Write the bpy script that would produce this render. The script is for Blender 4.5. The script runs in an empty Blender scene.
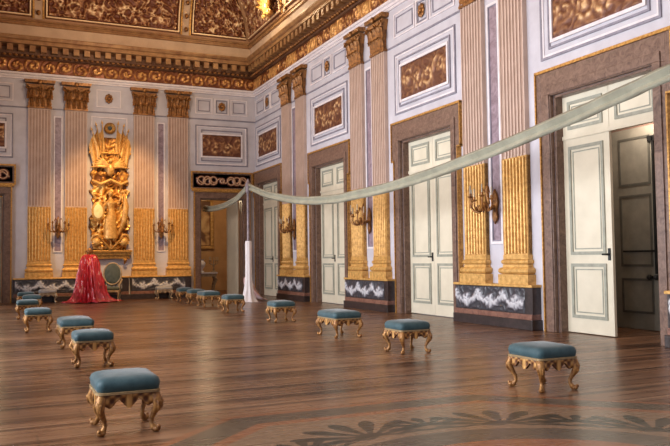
import bpy, math, random
from math import pi, sin, cos, sqrt, atan2
from mathutils import Vector, Matrix, noise
random.seed(7)
C = bpy.context.scene.collection
PI = pi
# ------------------------------------------------------------------ node helpers
class NT:
    def __init__(s, name):
        s.m = bpy.data.materials.new(name); s.m.use_nodes = True
        s.t = s.m.node_tree; s.n = s.t.nodes; s.l = s.t.links
        s.b = s.n['Principled BSDF']
    def put(s, node, i, v):
        if v is None: return
        if isinstance(v, bpy.types.NodeSocket): s.l.new(v, node.inputs[i])
        else:
            if isinstance(v, tuple) and len(v) == 3 and node.inputs[i].type == 'RGBA': v = v + (1,)
            node.inputs[i].default_value = v
    def M(s, op, a, b=None, c=None):
        n = s.n.new('ShaderNodeMath'); n.operation = op
        s.put(n, 0, a); s.put(n, 1, b); s.put(n, 2, c); return n.outputs[0]
    def mix(s, f, a, b):
        n = s.n.new('ShaderNodeMix'); n.data_type = 'RGBA'
        s.put(n, 0, f); s.put(n, 6, a); s.put(n, 7, b); return n.outputs[2]
    def pos(s, obj=True):
        n = s.n.new('ShaderNodeTexCoord') if obj else s.n.new('ShaderNodeNewGeometry')
        return n.outputs['Object'] if obj else n.outputs['Position']
    def xyz(s, v):
        n = s.n.new('ShaderNodeSeparateXYZ'); s.l.new(v, n.inputs[0]); return n.outputs
    def scale(s, v, sc):
        n = s.n.new('ShaderNodeMapping'); s.l.new(v, n.inputs[0]); n.inputs['Scale'].default_value = sc; return n.outputs[0]
    def noise(s, v, sc, det=4, rough=.55, dist=0):
        n = s.n.new('ShaderNodeTexNoise'); s.l.new(v, n.inputs['Vector']); n.inputs['Scale'].default_value = sc
        n.inputs['Detail'].default_value = det; n.inputs['Roughness'].default_value = rough; n.inputs['Distortion'].default_value = dist
        return n.outputs[0]
    def ramp(s, f, stops):
        n = s.n.new('ShaderNodeValToRGB'); s.l.new(f, n.inputs[0]); e = n.color_ramp.elements
        while len(e) < len(stops): e.new(.5)
        for q, (p, c) in zip(e, stops): q.position = p; q.color = tuple(c) + (1,)
        return n.outputs[0]
    def bump(s, h, st, d=.02):
        n = s.n.new('ShaderNodeBump'); s.l.new(h, n.inputs['Height']); n.inputs['Strength'].default_value = st
        n.inputs['Distance'].default_value = d; s.l.new(n.outputs[0], s.b.inputs['Normal'])
    def out(s, col=None, rough=None, metal=None, **k):
        if col is not None: s.put(s.b, 'Base Color', col)
        if rough is not None: s.put(s.b, 'Roughness', rough)
        if metal is not None: s.put(s.b, 'Metallic', metal)
        for a, v in k.items(): s.put(s.b, a.replace('_', ' '), v)
        return s.m

def mottled(name, c1, c2, sc=6, rough=.5, metal=0., det=5, bump=0, dist=0, **k):
    t = NT(name); p = t.pos(); f = t.noise(p, sc, det, .6, dist)
    if bump: t.bump(f, bump)
    return t.out(t.ramp(f, [(.32, c1), (.68, c2)]), rough, metal, **k)
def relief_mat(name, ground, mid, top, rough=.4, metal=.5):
    """ground / raised colours by how far the carving stands out (own gilding; on the trophy also painted crevice shade)"""
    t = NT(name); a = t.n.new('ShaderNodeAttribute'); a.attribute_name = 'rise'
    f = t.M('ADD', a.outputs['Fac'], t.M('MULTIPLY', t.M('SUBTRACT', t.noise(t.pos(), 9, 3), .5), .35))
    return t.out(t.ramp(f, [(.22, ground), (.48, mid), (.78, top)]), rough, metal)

M = {}
M['plaster'] = mottled('lavender_plaster', (.45, .425, .465), (.56, .54, .585), 1.3, .55)
M['mould'] = mottled('blue_grey_moulding', (.17, .16, .20), (.27, .25, .30), 5, .5)
M['white_mould'] = mottled('white_moulding', (.62, .56, .58), (.76, .71, .72), 4, .5)
M['mauve'] = mottled('mauve_marble', (.17, .115, .14), (.33, .25, .29), 5, .35, dist=1)
M['gold'] = mottled('old_gilding', (.26, .11, .025), (.66, .36, .09), 16, .40, .5, bump=.3)
M['bright_gold'] = mottled('bright_gilding', (.44, .22, .05), (.77, .46, .145), 10, .42, .3)
M['dark_gold'] = mottled('darkened_gilding', (.10, .035, .012), (.42, .19, .05), 10, .42, .4, bump=.4)
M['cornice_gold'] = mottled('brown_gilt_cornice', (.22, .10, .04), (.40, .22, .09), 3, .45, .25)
M['cornice_dark'] = mottled('dark_brown_cornice', (.08, .032, .015), (.16, .07, .03), 3, .5, .2)  # plain dark brown for the bed moulding and frieze ground
M['cream_band'] = mottled('cream_stucco_band', (.48, .33, .22), (.60, .43, .29), 2, .6)
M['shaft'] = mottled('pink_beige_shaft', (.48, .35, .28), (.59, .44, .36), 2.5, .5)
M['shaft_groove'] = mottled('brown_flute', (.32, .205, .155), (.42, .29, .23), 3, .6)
M['marble'] = mottled('brown_violet_marble', (.09, .045, .03), (.22, .13, .09), 7, .4, dist=1.5)
M['dark_marble'] = mottled('dark_marble', (.018, .012, .011), (.052, .036, .034), 8, .3, dist=1)
M['red_marble'] = mottled('brown_red_marble', (.13, .055, .04), (.26, .13, .09), 8, .3, dist=1)
M['cream'] = mottled('cream_door_paint', (.60, .54, .41), (.68, .615, .475), 2, .42)
M['sage'] = mottled('grey_green_moulding', (.24, .24, .19), (.34, .34, .27), 6, .45)
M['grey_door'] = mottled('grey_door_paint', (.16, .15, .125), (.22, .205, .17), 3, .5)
M['grey_line'] = mottled('dark_grey_moulding', (.06, .058, .05), (.09, .085, .07), 5, .5)
M['black'] = mottled('black_iron', (.01, .01, .01), (.03, .03, .03), 5, .4, .5)
M['passage_plaster'] = mottled('brown_passage_plaster', (.13, .08, .06), (.18, .11, .085), 2, .7)  # the passage walls' own dark brown
M['blue'] = mottled('teal_blue_velvet', (.018, .055, .068), (.044, .095, .11), 9, .62, bump=.2, Sheen_Weight=.25, Sheen_Roughness=.4)
M['pale_seat'] = mottled('pale_grey_upholstery', (.24, .24, .25), (.36, .36, .37), 9, .7)
M['pale_gilt'] = mottled('worn_pale_gilding', (.24, .17, .10), (.48, .37, .25), 9, .5, .2)
M['stool_gilt'] = mottled('aged_red_brown_gilding', (.13, .045, .014), (.50, .25, .075), 24, .42, .35, bump=.5)
M['stool_relief'] = relief_mat('aged_gilt_carving', (.10, .035, .012), (.28, .12, .035), (.62, .34, .11), .42, .3)
M['trim_gold'] = mottled('dull_gold_braid', (.26, .17, .08), (.40, .28, .14), 25, .55, .2)
M['ribbon'] = mottled('grey_green_ribbon', (.27, .26, .195), (.36, .345, .26), 3, .6)
M['white_cloth'] = mottled('white_cloth', (.82, .76, .78), (.92, .88, .90), 4, .6)
M['pink_cloth'] = mottled('pale_pink_cloth', (.58, .34, .32), (.80, .60, .58), 3, .7)
M['post'] = mottled('grey_violet_post', (.13, .10, .12), (.30, .25, .27), 6, .4, .2)
M['chair_fabric'] = mottled('dark_grey_green_velvet', (.035, .05, .045), (.07, .09, .08), 9, .7, Sheen_Weight=.4)
M['candle'] = mottled('wax_candle', (.42, .35, .25), (.5, .43, .32), 9, .5)
M['sky_glass'] = mottled('cream_shield_face', (.80, .66, .28), (.95, .84, .45), 5, .5)
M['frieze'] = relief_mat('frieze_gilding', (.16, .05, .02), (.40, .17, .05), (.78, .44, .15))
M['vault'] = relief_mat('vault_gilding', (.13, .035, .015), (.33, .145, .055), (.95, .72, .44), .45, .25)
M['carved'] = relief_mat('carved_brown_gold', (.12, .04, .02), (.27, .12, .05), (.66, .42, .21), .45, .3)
M['header'] = relief_mat('oxblood_header', (.075, .018, .014), (.15, .05, .03), (.46, .28, .17), .4, .2)
M['garland'] = relief_mat('grey_garland', (.04, .038, .045), (.17, .16, .18), (.50, .49, .51), .35, 0.)
M['trophy'] = relief_mat('trophy_gilding_painted_shade', (.16, .055, .01), (.60, .28, .05), (.95, .62, .2), .38, .4)  # dark ground stop also paints crevice shade into the gold
M['tapestry'] = relief_mat('ochre_picture', (.16, .07, .03), (.42, .22, .08), (.62, .40, .18), .6, 0.)

def cloth_red():
    t = NT('crimson_cloth_painted_highlights'); p = t.pos()
    x = t.xyz(p)
    f = t.noise(t.scale(p, (6, 6, 1.6)), 1.6, 4, .6, .6)
    col = t.ramp(f, [(.30, (.16, .001, .006)), (.50, (.42, .006, .02)), (.60, (.55, .03, .05)), (.68, (.80, .45, .45))])  # pinkish-white stop paints the clear cover's highlights into the red
    return t.out(col, .45, 0., Coat_Weight=.35, Coat_Roughness=.2)
M['crimson'] = cloth_red()

def floor_mat():
    t = NT('marquetry_parquet'); P = t.pos(False); X, Y, Z = t.xyz(P)
    m = t.M
    # broad bands of different woods running across the hall
    band = t.noise(t.scale(P, (.02, 1.0, 1)), 1.6, 2, .5)
    plank = t.noise(t.scale(P, (.35, 9, 1)), 1.0, 3, .6)
    grain = t.noise(t.scale(P, (2.2, 30, 1)), 1.0, 4, .65)
    patch = t.noise(P, .9, 3, .6)
    f = m('ADD', m('MULTIPLY', band, .42), m('ADD', m('MULTIPLY', plank, .32), m('ADD', m('MULTIPLY', grain, .18), m('MULTIPLY', patch, .22))))
    col = t.ramp(f, [(.38, (.014, .005, .003)), (.475, (.042, .017, .009)), (.55, (.115, .052, .027)), (.66, (.25, .13, .07))])
    # ruled stripes every 1.09 m : light filet beside a dark one
    fr = m('FRACT', m('DIVIDE', Y, 1.09))
    dark = m('LESS_THAN', m('ABSOLUTE', m('SUBTRACT', fr, .3)), .045)
    lite = m('LESS_THAN', m('ABSOLUTE', m('SUBTRACT', fr, .40)), .030)
    lite2 = m('LESS_THAN', m('ABSOLUTE', m('SUBTRACT', fr, .82)), .026)
    col = t.mix(m('MULTIPLY', dark, .65), col, (.022, .009, .006))
    col = t.mix(m('MULTIPLY', m('MAXIMUM', lite, lite2), .6), col, (.27, .155, .09))
    # cross joints
    fx = m('FRACT', m('DIVIDE', m('ADD', X, m('MULTIPLY', m('FLOOR', m('DIVIDE', Y, .545)), .61)), 1.7))
    col = t.mix(m('MULTIPLY', m('LESS_THAN', fx, .012), .5), col, (.02, .009, .006))
    # the rosette set into the middle of the floor
    dx = m('SUBTRACT', X, -7.15); dy = m('SUBTRACT', Y, -28.7)
    r = m('SQRT', m('ADD', m('MULTIPLY', dx, dx), m('MULTIPLY', dy, dy)))
    ax, ay = m('ABSOLUTE', dx), m('ABSOLUTE', dy)
    oc = m('MAXIMUM', m('MAXIMUM', ax, ay), m('MULTIPLY', m('ADD', ax, ay), .7071))
    def ring(v, a, b): return m('MULTIPLY', m('GREATER_THAN', v, a), m('LESS_THAN', v, b))
    gn = t.noise(t.scale(P, (6, 6, 6)), 2.0, 4, .6)
    tan = t.ramp(gn, [(.3, (.15, .09, .052)), (.7, (.24, .15, .09))])
    grey = t.ramp(gn, [(.3, (.060, .042, .028)), (.7, (.105, .075, .050))])
    orange = t.ramp(gn, [(.3, (.19, .065, .028)), (.7, (.28, .11, .048))])
    col = t.mix(m('LESS_THAN', oc, 3.1), col, tan)
    col = t.mix(ring(oc, 3.1, 3.48), col, grey)
    col = t.mix(m('MULTIPLY', ring(oc, 2.98, 3.12), .8), col, orange)
    col = t.mix(m('MULTIPLY', ring(oc, 3.46, 3.56), .8), col, orange)
    col = t.mix(ring(r, 1.58, 2.0), col, grey)
    col = t.mix(m('LESS_THAN', r, 1.58), col, orange)
    col = t.mix(m('MULTIPLY', ring(r, .6, .8), .8), col, grey)
    # palmettes, large and small in turn
    ang = m('ADD', m('ARCTAN2', dy, dx), PI * 4)
    step = 2 * PI / 10
    def palm(col, off, R0, lobes, r0):
        ph = m('SUBTRACT', m('FLOORED_MODULO', m('ADD', ang, off), step), step / 2)
        a = m('MULTIPLY', m('SINE', ph), r); b = m('SUBTRACT', m('MULTIPLY', m('COSINE', ph), r), r0)
        a2 = m('MULTIPLY', a, .78)
        rho = m('SQRT', m('ADD', m('MULTIPLY', a2, a2), m('MULTIPLY', b, b)))
        psi = m('ARCTAN2', a2, b)
        lob = m('ABSOLUTE', m('COSINE', m('MULTIPLY', psi, lobes)))
        lim = m('MULTIPLY', m('ADD', m('MULTIPLY', lob, .62), .42), R0)
        k = m('MULTIPLY', m('LESS_THAN', rho, lim), m('GREATER_THAN', m('ADD', lob, m('LESS_THAN', rho, R0 * .22)), .58))
        k = m('MULTIPLY', k, m('LESS_THAN', m('ABSOLUTE', psi), 1.9))
        return t.mix(m('MULTIPLY', k, .92), col, (.018, .018, .012))
    col = palm(col, step / 2 - math.radians(68), .60, 6.5, 2.20)
    col = palm(col, step / 2 - math.radians(50), .34, 5.5, 2.30)
    vine = m('LESS_THAN', m('ABSOLUTE', m('SUBTRACT', r, m('ADD', 2.18, m('MULTIPLY', m('SINE', m('MULTIPLY', ang, 40)), .035)))), .03)
    col = t.mix(m('MULTIPLY', vine, .85), col, (.030, .026, .018))
    rr = m('ADD', m('MULTIPLY', plank, .12), .22)
    t.bump(plank, .05, .02)
    return t.out(col, rr, 0., Specular_IOR_Level=.26)
M['floor'] = floor_mat()

# ------------------------------------------------------------------ mesh helpers
class MB:
    def __init__(s): s.v = []; s.f = []; s.a = None
    def add(s, vs, fs, T=None):
        o = len(s.v)
        s.v += [tuple(T @ Vector(p)) if T else tuple(p) for p in vs]
        s.f += [tuple(i + o for i in f) for f in fs]; return s
    def box(s, x0, x1, y0, y1, z0, z1, T=None):
        vs = [(x, y, z) for z in (z0, z1) for y in (y0, y1) for x in (x0, x1)]
        return s.add(vs, [(0, 2, 3, 1), (4, 5, 7, 6), (0, 1, 5, 4), (2, 6, 7, 3), (0, 4, 6, 2), (1, 3, 7, 5)], T)
    def prism(s, poly, y0, y1, T=None):
        """poly in x,z extruded along y (y0 front, y1 back)"""
        n = len(poly); vs = [(x, y0, z) for x, z in poly] + [(x, y1, z) for x, z in poly]
        fs = [tuple(range(n)), tuple(range(2 * n - 1, n - 1, -1))] + [(i, i + n, (i + 1) % n + n, (i + 1) % n) for i in range(n)]
        return s.add(vs, fs, T)
    def tube(s, path, rad, seg=8, T=None, cap=True):
        P = [Vector(p) for p in path]; n = len(P)
        if not hasattr(rad, '__len__'): rad = [rad] * n
        vs = []; up = None
        for i, p in enumerate(P):
            d = (P[min(i + 1, n - 1)] - P[max(i - 1, 0)])
            d = d.normalized() if d.length > 1e-9 else Vector((0, 0, 1))
            if up is None: up = Vector((0, 0, 1)) if abs(d.z) < .9 else Vector((1, 0, 0))
            a = d.cross(up)
            if a.length < 1e-6: a = d.cross(Vector((0, 1, 0)))
            a.normalize(); b = a.cross(d).normalized(); up = b
            for k in range(seg):
                t = 2 * PI * k / seg; vs.append(p + (a * cos(t) + b * sin(t)) * rad[i])
        fs = [(i * seg + k, i * seg + (k + 1) % seg, (i + 1) * seg + (k + 1) % seg, (i + 1) * seg + k) for i in range(n - 1) for k in range(seg)]
        if cap: fs += [tuple(range(seg - 1, -1, -1)), tuple(range((n - 1) * seg, n * seg))]
        return s.add(vs, fs, T)
    def lathe(s, prof, seg=16, T=None, sx=1, sy=1, wave=None):
        vs = []
        for r, z in prof:
            for k in range(seg):
                t = 2 * PI * k / seg; q = r * (wave(t, z) if wave else 1)
                vs.append((q * cos(t) * sx, q * sin(t) * sy, z))
        n = len(prof)
        fs = [(i * seg + k, i * seg + (k + 1) % seg, (i + 1) * seg + (k + 1) % seg, (i + 1) * seg + k) for i in range(n - 1) for k in range(seg)]
        fs += [tuple(range(seg - 1, -1, -1)), tuple(range((n - 1) * seg, n * seg))]
        return s.add(vs, fs, T)
    def ball(s, c, r, seg=10, T=None):
        rx, ry, rz = r if hasattr(r, '__len__') else (r, r, r)
        prof = [(max(sin(PI * i / 8), .02), -cos(PI * i / 8)) for i in range(9)]
        vs = []
        for q, z in prof:
            for k in range(seg):
                t = 2 * PI * k / seg; vs.append((c[0] + rx * q * cos(t), c[1] + ry * q * sin(t), c[2] + rz * z))
        fs = [(i * seg + k, i * seg + (k + 1) % seg, (i + 1) * seg + (k + 1) % seg, (i + 1) * seg + k) for i in range(8) for k in range(seg)]
        fs += [tuple(range(seg - 1, -1, -1)), tuple(range(8 * seg, 9 * seg))]
        return s.add(vs, fs, T)
    def grid(s, fn, nu, nv, T=None):
        vs = [fn(i / nu, j / nv) for j in range(nv + 1) for i in range(nu + 1)]
        fs = [(j * (nu + 1) + i, j * (nu + 1) + i + 1, (j + 1) * (nu + 1) + i + 1, (j + 1) * (nu + 1) + i) for j in range(nv) for i in range(nu)]
        return s.add(vs, fs, T)
    def frame(s, x0, x1, z0, z1, w, y0, y1, T=None):
        s.box(x0, x1, y0, y1, z1 - w, z1, T); s.box(x0, x1, y0, y1, z0, z0 + w, T)
        s.box(x0, x0 + w, y0, y1, z0 + w, z1 - w, T); s.box(x1 - w, x1, y0, y1, z0 + w, z1 - w, T); return s
    def build(s, name, mat, parent=None, smooth=False, bevel=0, loc=None):
        me = bpy.data.meshes.new(name); me.from_pydata(s.v, [], s.f)
        me.materials.append(M[mat] if isinstance(mat, str) else mat)
        if s.a is not None:
            at = me.attributes.new('rise', 'FLOAT', 'POINT'); at.data.foreach_set('value', s.a + [0.0] * (len(s.v) - len(s.a)))
        me.validate(); me.update()
        if smooth:
            me.polygons.foreach_set('use_smooth', [True] * len(me.polygons))
            try: me.set_sharp_from_angle(angle=math.radians(50))
            except Exception: pass
        o = bpy.data.objects.new(name, me); C.objects.link(o)
        if parent: o.parent = parent
        if loc: o.location = loc
        if bevel:
            b = o.modifiers.new('bevel', 'BEVEL'); b.width = bevel; b.segments = 2; b.limit_method = 'ANGLE'
        return o
def tag(o, label=None, cat=None, group=None, kind=None):
    if label: o['label'] = label
    if cat: o['category'] = cat
    if group: o['group'] = group
    if kind: o['kind'] = kind
    return o
def thing(name, label, cat, loc=(0, 0, 0), rz=0, group=None):
    o = bpy.data.objects.new(name, None); C.objects.link(o); o.location = loc; o.rotation_euler = (0, 0, rz)
    o.empty_display_size = .1
    return tag(o, label, cat, group)
def dup(root, loc, rz, label=None, group=None, cat=None, parent=None):
    r = root.copy(); C.objects.link(r)
    if parent is None: r.location = loc; r.rotation_euler = (0, 0, rz)
    else: r.parent = parent
    if label: r['label'] = label
    if group: r['group'] = group
    for ch in list(root.children): dup(ch, None, None, parent=r)
    return r
RW = -PI / 2     # things on the right wall are turned so that their front looks into the hall
def Tr(s): return Matrix.Translation((0, -s, 0)) @ Matrix.Rotation(RW, 4, 'Z')

# ------------------------------------------------------------------ carved relief
def scroll(u, v, cell, seed, h):
    """height 0..1 of running acanthus scrolls in a strip h high"""
    i = math.floor(u / cell); best = 0
    for j in (i - 1, i, i + 1):
        cu = (j + .5) * cell; cv = h * (.5 + .06 * (1 if j % 2 else -1))
        R = min(cell, h) * .56
        dx, dy = u - cu, v - cv; r = sqrt(dx * dx + dy * dy) / R
        if r < 1.05:
            th = atan2(dy, dx) * (1 if j % 2 else -1)
            w = .5 + .5 * cos(th - 9.5 * r ** .8)
            lf = .75 + .25 * cos(7 * th + seed)
            if r < .2: w = 1.0
            best = max(best, w * lf * (1 if r < .9 else (1.05 - r) / .15))
    n = noise.noise(Vector((u * 5 / cell * .5 + seed, v * 5 / cell * .5, seed))) * .5 + .5
    n2 = abs(noise.noise(Vector((u * 6 + seed, v * 6, 3.1))))
    return max(0, min(1, best * .75 + n * .3 - .08 + n2 * .15))
def foliage(u, v, sc, seed):
    p = Vector((u * sc + seed, v * sc, seed * .7))
    w = noise.noise_vector(p * .6)
    q = p + w * .9
    a = 1 - abs(noise.noise(q)) * 2.6
    b = noise.noise(q * 2.7) * .5 + .5
    return max(0, min(1, a * .62 + b * .42))
def relief(w, h, res, depth, fn, x0=0, z0=0, y=0, T=None, mb=None, surf=None):
    """height field over [x0,x0+w] x [z0,z0+h], standing out towards -y (or over surf(u,v,height))"""
    mb = mb or MB(); nu, nv = max(2, int(w / res)), max(2, int(h / res))
    if mb.a is None: mb.a = [0.0] * len(mb.v)
    vs = []; 
    for j in range(nv + 1):
        for i in range(nu + 1):
            u, v = w * i / nu, h * j / nv; e = fn(u, v)
            if i in (0, nu) or j in (0, nv): e = 0
            mb.a.append(e)
            vs.append(surf(u, v, e * depth) if surf else (x0 + u, y - e * depth, z0 + v))
    fs = [(j * (nu + 1) + i, j * (nu + 1) + i + 1, (j + 1) * (nu + 1) + i + 1, (j + 1) * (nu + 1) + i) for j in range(nv) for i in range(nu)]
    mb.add(vs, fs, T); return mb

# ------------------------------------------------------------------ measures of the hall
P = 6.552; S0 = 3.205; W = 12.95; L = 35.5
ZC1, ZC2 = 7.9, 9.07
def s_(k): return S0 + k * P
def e_(k): return S0 + k * P + 3.31
DC = [e_(k) + 1.90 for k in (-1, 0, 1, 2)]           # door centres on the right wall (distance from the corner)
HO = 1.36; DT = 5.0                                   # half opening, opening top
struct = lambda o: tag(o, kind='structure')

struct(MB().box(-W - 1, 6, -L, 9, -.2, 0).build('floor', 'floor'))

# back wall with its two doorways
BO = [(-2.58, -.6), (-12.50, -10.52)]; BT = 4.35
b = MB(); xs = [0.5, -.6, -2.58, -10.52, -12.5, -W - .4]
b.box(-.6, .5, 0, .45, 0, 14.6); b.box(-10.52, -2.58, 0, .45, 0, 14.6); b.box(-W - .4, -12.5, 0, .45, 0, 14.6)
for x0, x1 in BO: b.box(x0, x1, 0, .45, BT, 14.6)
wall_back = struct(b.build('wall_back', 'plaster'))
# right wall with four doorways
b = MB(); cur = -.0
for c in DC:
    b.box(0, .5, -(c - HO), -cur, 0, 14.6); b.box(0, .5, -(c + HO), -(c - HO), DT, 14.6); cur = c + HO
b.box(0, .5, -L, -cur, 0, 14.6)
wall_right = struct(b.build('wall_right', 'plaster'))
# left wall with tall windows (out of the photo, they light the hall)
WY = [-3.5, -9.0, -14.5, -20.0, -25.5, -31.0]
b = MB(); cur = 0
for y in WY:
    b.box(-W - .45, -W, y + 1.2, cur, 0, 14.6); b.box(-W - .45, -W, y - 1.2, y + 1.2, 0, .9); b.box(-W - .45, -W, y - 1.2, y + 1.2, 6.4, 14.6); cur = y - 1.2
b.box(-W - .45, -W, -L, cur, 0, 14.6)
struct(b.build('wall_left', 'plaster'))
for i, y in enumerate(WY):
    f = MB().frame(-1.2, 1.2, .9, 6.4, .1, -.05, .05, Matrix.Translation((-W - .25, y, 0)) @ Matrix.Rotation(PI / 2, 4, 'Z'))
    T = Matrix.Translation((-W - .25, y, 0)) @ Matrix.Rotation(PI / 2, 4, 'Z')
    f.box(-.04, .04, -.04, .04, .9, 6.4, T)
    for z in (2.3, 3.7, 5.1): f.box(-1.2, 1.2, -.03, .03, z - .03, z + .03, T)
    struct(f.build('window_%d' % (i + 1), 'cream'))

# wall mouldings -------------------------------------------------- (parts of the walls)
def bay_mouldings(mb_blue, mb_white, c, hw, T):
    # framed field over a doorway and the little attic panels above it
    for (dx, z0, z1, w) in ((hw, 5.82, 7.62, .05), (hw - .25, 6.02, 7.42, .045)):
        mb_blue.frame(c - dx, c + dx, z0, z1, w, -.035, 0, T)
    mb_white.frame(c - hw + .05, c + hw - .05, 5.87, 7.57, .05, -.02, 0, T)
    for a, bb in ((-hw, -.42), (.42, hw)):
        mb_white.frame(c + a, c + bb, 8.12, 8.85, .04, -.03, 0, T)
        mb_blue.frame(c + a + .12, c + bb - .12, 8.24, 8.73, .035, -.02, 0, T)
    mb_white.frame(c - .33, c + .33, 8.12, 8.85, .05, -.04, 0, T)
    mb_blue.frame(c - .25, c + .25, 8.2, 8.77, .03, -.03, 0, T)
def rosette(c, T, parent):
    r = MB(); z = 8.485
    for k in range(8):
        a = k * PI / 4; r.ball((c + .11 * cos(a), -.05, z + .14 * sin(a)), (.06, .03, .07), 8, T)
    r.ball((c, -.07, z), .06, 8, T)
    r.build('rosette', 'dark_gold', parent, True)
I4 = Matrix.Identity(4)
PC_B = -1.58                                      # centre of the back wall's door bay panels
bl, wh = MB(), MB()
for c, hw in ((PC_B, 1.2), (-2 * 6.5 - PC_B + .02, 1.2)): bay_mouldings(bl, wh, c, hw, I4); rosette(c, I4, wall_back)
for xa, xb in ((-W, -9.70), (-8.72, -8.29), (-7.31, -5.52), (-4.54, -4.06), (-3.08, 0)): bl.box(xa, xb, -.03, 0, ZC1 - .03, ZC1 + .02)
# plain field of the trophy bay
wh.frame(-7.2, -5.72, 2.2, 7.7, .05, -.03, 0)
for xc in (-8.50, -4.30):                          # narrow marble strips between the pilasters
    wh.frame(xc - .17, xc + .17, 2.0, 7.6, .05, -.04, 0)
for xc in (-6.49,): wh.frame(xc - .5, xc + .5, 8.1, 8.85, .04, -.03, 0)
bl.build('blue_moulding', 'mould', wall_back); wh.build('white_moulding', 'white_mould', wall_back)
MB().box(-8.62, -8.38, -.02, 0, 2.05, 7.55).box(-4.42, -4.18, -.02, 0, 2.05, 7.55).build('marble_strip', 'mauve', wall_back)
rosette(-6.49, I4, wall_back)

bl, wh, st = MB(), MB(), MB()
R0 = Tr(0)
for c in DC:
    bay_mouldings(bl, wh, c - .08, 1.62, R0); rosette(c - .08, R0, wall_right)
cuts = [0] + [q for k in range(4) for q in (s_(k) + .54, s_(k) + 1.53, s_(k) + 2.10, s_(k) + 3.11)] + [L]
for q in range(0, len(cuts), 2): bl.box(cuts[q], cuts[q + 1], -.03, 0, ZC1 - .03, ZC1 + .02, R0)
for k in range(5):
    c = s_(k) + 1.82
    wh.frame(c - .24, c + .24, 1.9, 7.66, .06, -.05, 0, R0)
    bl.frame(c - .18, c + .18, 1.96, 7.6, .03, -.04, 0, R0)
    st.box(c - .15, c + .15, -.02, 0, 1.99, 7.57, R0)
bl.build('blue_moulding', 'mould', wall_right); wh.build('white_moulding', 'white_mould', wall_right)
st.build('marble_strip', 'mauve', wall_right)

# entablature ------------------------------------------------------
# profile (d = stands out from the wall, z) cut into bands of their own colour
BANDS = [('architrave', 'white_mould', [(0, 9.04), (.06, 9.04), (.06, 9.12), (.10, 9.12), (.10, 9.2), (.16, 9.22), (.16, 9.30), (.05, 9.30)]),
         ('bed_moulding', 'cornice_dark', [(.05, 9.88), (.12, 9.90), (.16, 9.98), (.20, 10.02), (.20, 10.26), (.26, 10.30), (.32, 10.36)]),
         ('corona', 'cornice_gold', [(.32, 10.36), (.46, 10.38), (.46, 10.52), (.52, 10.56), (.56, 10.66), (.56, 10.70), (.34, 10.76)]),
         ('attic_band', 'cream_band', [(.34, 10.76), (.34, 11.16)]),
         ('vault_moulding', 'cornice_gold', [(.34, 11.16), (.42, 11.18), (.42, 11.24), (.38, 11.27), (.38, 11.32), (.44, 11.34), (.44, 11.38), (.36, 11.42)])]
def sweep(prof, side):
    mb = MB(); n = len(prof); vs = []
    for end in (0, 1):
        for d, z in prof:
            if side == 'back': vs.append((-W + d if end else -d, -d, z))
            elif side == 'right': vs.append((-d, -L if end else -d, z))
            else: vs.append((-W + d, -L if end else -d, z))
    return mb.add(vs, [(i, i + 1, i + 1 + n, i + n) for i in range(n - 1)])
def frieze_strip(len_, seed):
    return lambda u, v: scroll(u, v, .62, seed, .56)
for i, side in enumerate(('back', 'right', 'left')):
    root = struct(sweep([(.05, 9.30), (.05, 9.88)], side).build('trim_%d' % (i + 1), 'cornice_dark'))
    for nm, mt, pr in BANDS: sweep(pr, side).build(nm, mt, root)
    T = {'back': Matrix.Translation((-W, 0, 0)), 'right': Tr(0), 'left': Matrix.Translation((-W, -L, 0)) @ Matrix.Rotation(PI / 2, 4, 'Z')}[side]
    ln = W if side == 'back' else L
    if side != 'left':
        def ff(u, v, side=side):
            base = scroll(u, v, .62, 3.3, .56)
            m = (u % 2.18) / 2.18
            if side == 'right' and m < .45: base = min(1, base * .7 + .42)
            return base
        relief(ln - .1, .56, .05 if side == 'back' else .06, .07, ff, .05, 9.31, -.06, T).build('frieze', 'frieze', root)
    m = MB(); u = .5
    while u < ln - .5:
        m.box(u - .11, u + .11, -.44, -.2, 10.10, 10.35, T); u += .42
    m.build('modillions', 'cornice_gold', root)
    m = MB(); u = .3
    while u < ln - .3:
        m.ball((u, -.235, 9.96), (.075, .07, .055), 6, T); u += .21
    m.build('bead_moulding', 'dark_gold', root, True)

# ceiling: cove and flat -------------------------------------------
RC = 3.0
def cove(a): return .36 + RC * (1 - cos(a)), 11.40 + RC * sin(a)
prof = [cove(PI / 2 * i / 40) for i in range(41)]
ce = MB()
for side in ('back', 'right', 'left'):
    q = sweep(prof, side); ce.add(q.v, q.f)
dz = prof[-1]
ce.box(-W + dz[0] - .05, -dz[0] + .05, -L, -dz[0] + .05, dz[1], dz[1] + .2)
ceiling = struct(ce.build('ceiling', mottled('ochre_vault', (.30, .15, .07), (.42, .23, .12), 1.5, .6), smooth=True))
def cove_pt(side, s, a, h):
    d, z = cove(a); d += h * cos(a); z -= h * sin(a)
    return (s, -d, z) if side == 'back' else (-d, -s, z)
def vault_relief(side, sA, sB, mitreA, mitreB, seed, label, a0=.04, a1=1.25):
    h = (a1 - a0) * RC; w = sB - sA
    def surf(u, v, e):
        a = a0 + v / RC; d = cove(a)[0]
        lo, hi = sA, sB
        if side == 'back':
            lo = max(lo, -W + d + .16) if mitreA else lo; hi = min(hi, -d - .16) if mitreB else hi
        elif mitreA: lo = max(lo, d + .16)
        return cove_pt(side, lo + (hi - lo) * u / w, a, e + .01)
    def fn(u, v):
        edge = min(9 if mitreA else u, 9 if mitreB else w - u, v, h - v)
        if edge < .10: return .85
        if edge < .16: return 0.05
        a = scroll(u, v % 1.3, 1.25, seed, 1.3)
        b_ = foliage(u, v, 5.6, seed)
        return max(0, min(1, .42 * a + .85 * b_ - .22))
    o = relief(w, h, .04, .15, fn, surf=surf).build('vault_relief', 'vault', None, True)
    return tag(o, label, 'stucco relief', 'gilded stucco fields of the coved ceiling')
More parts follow.
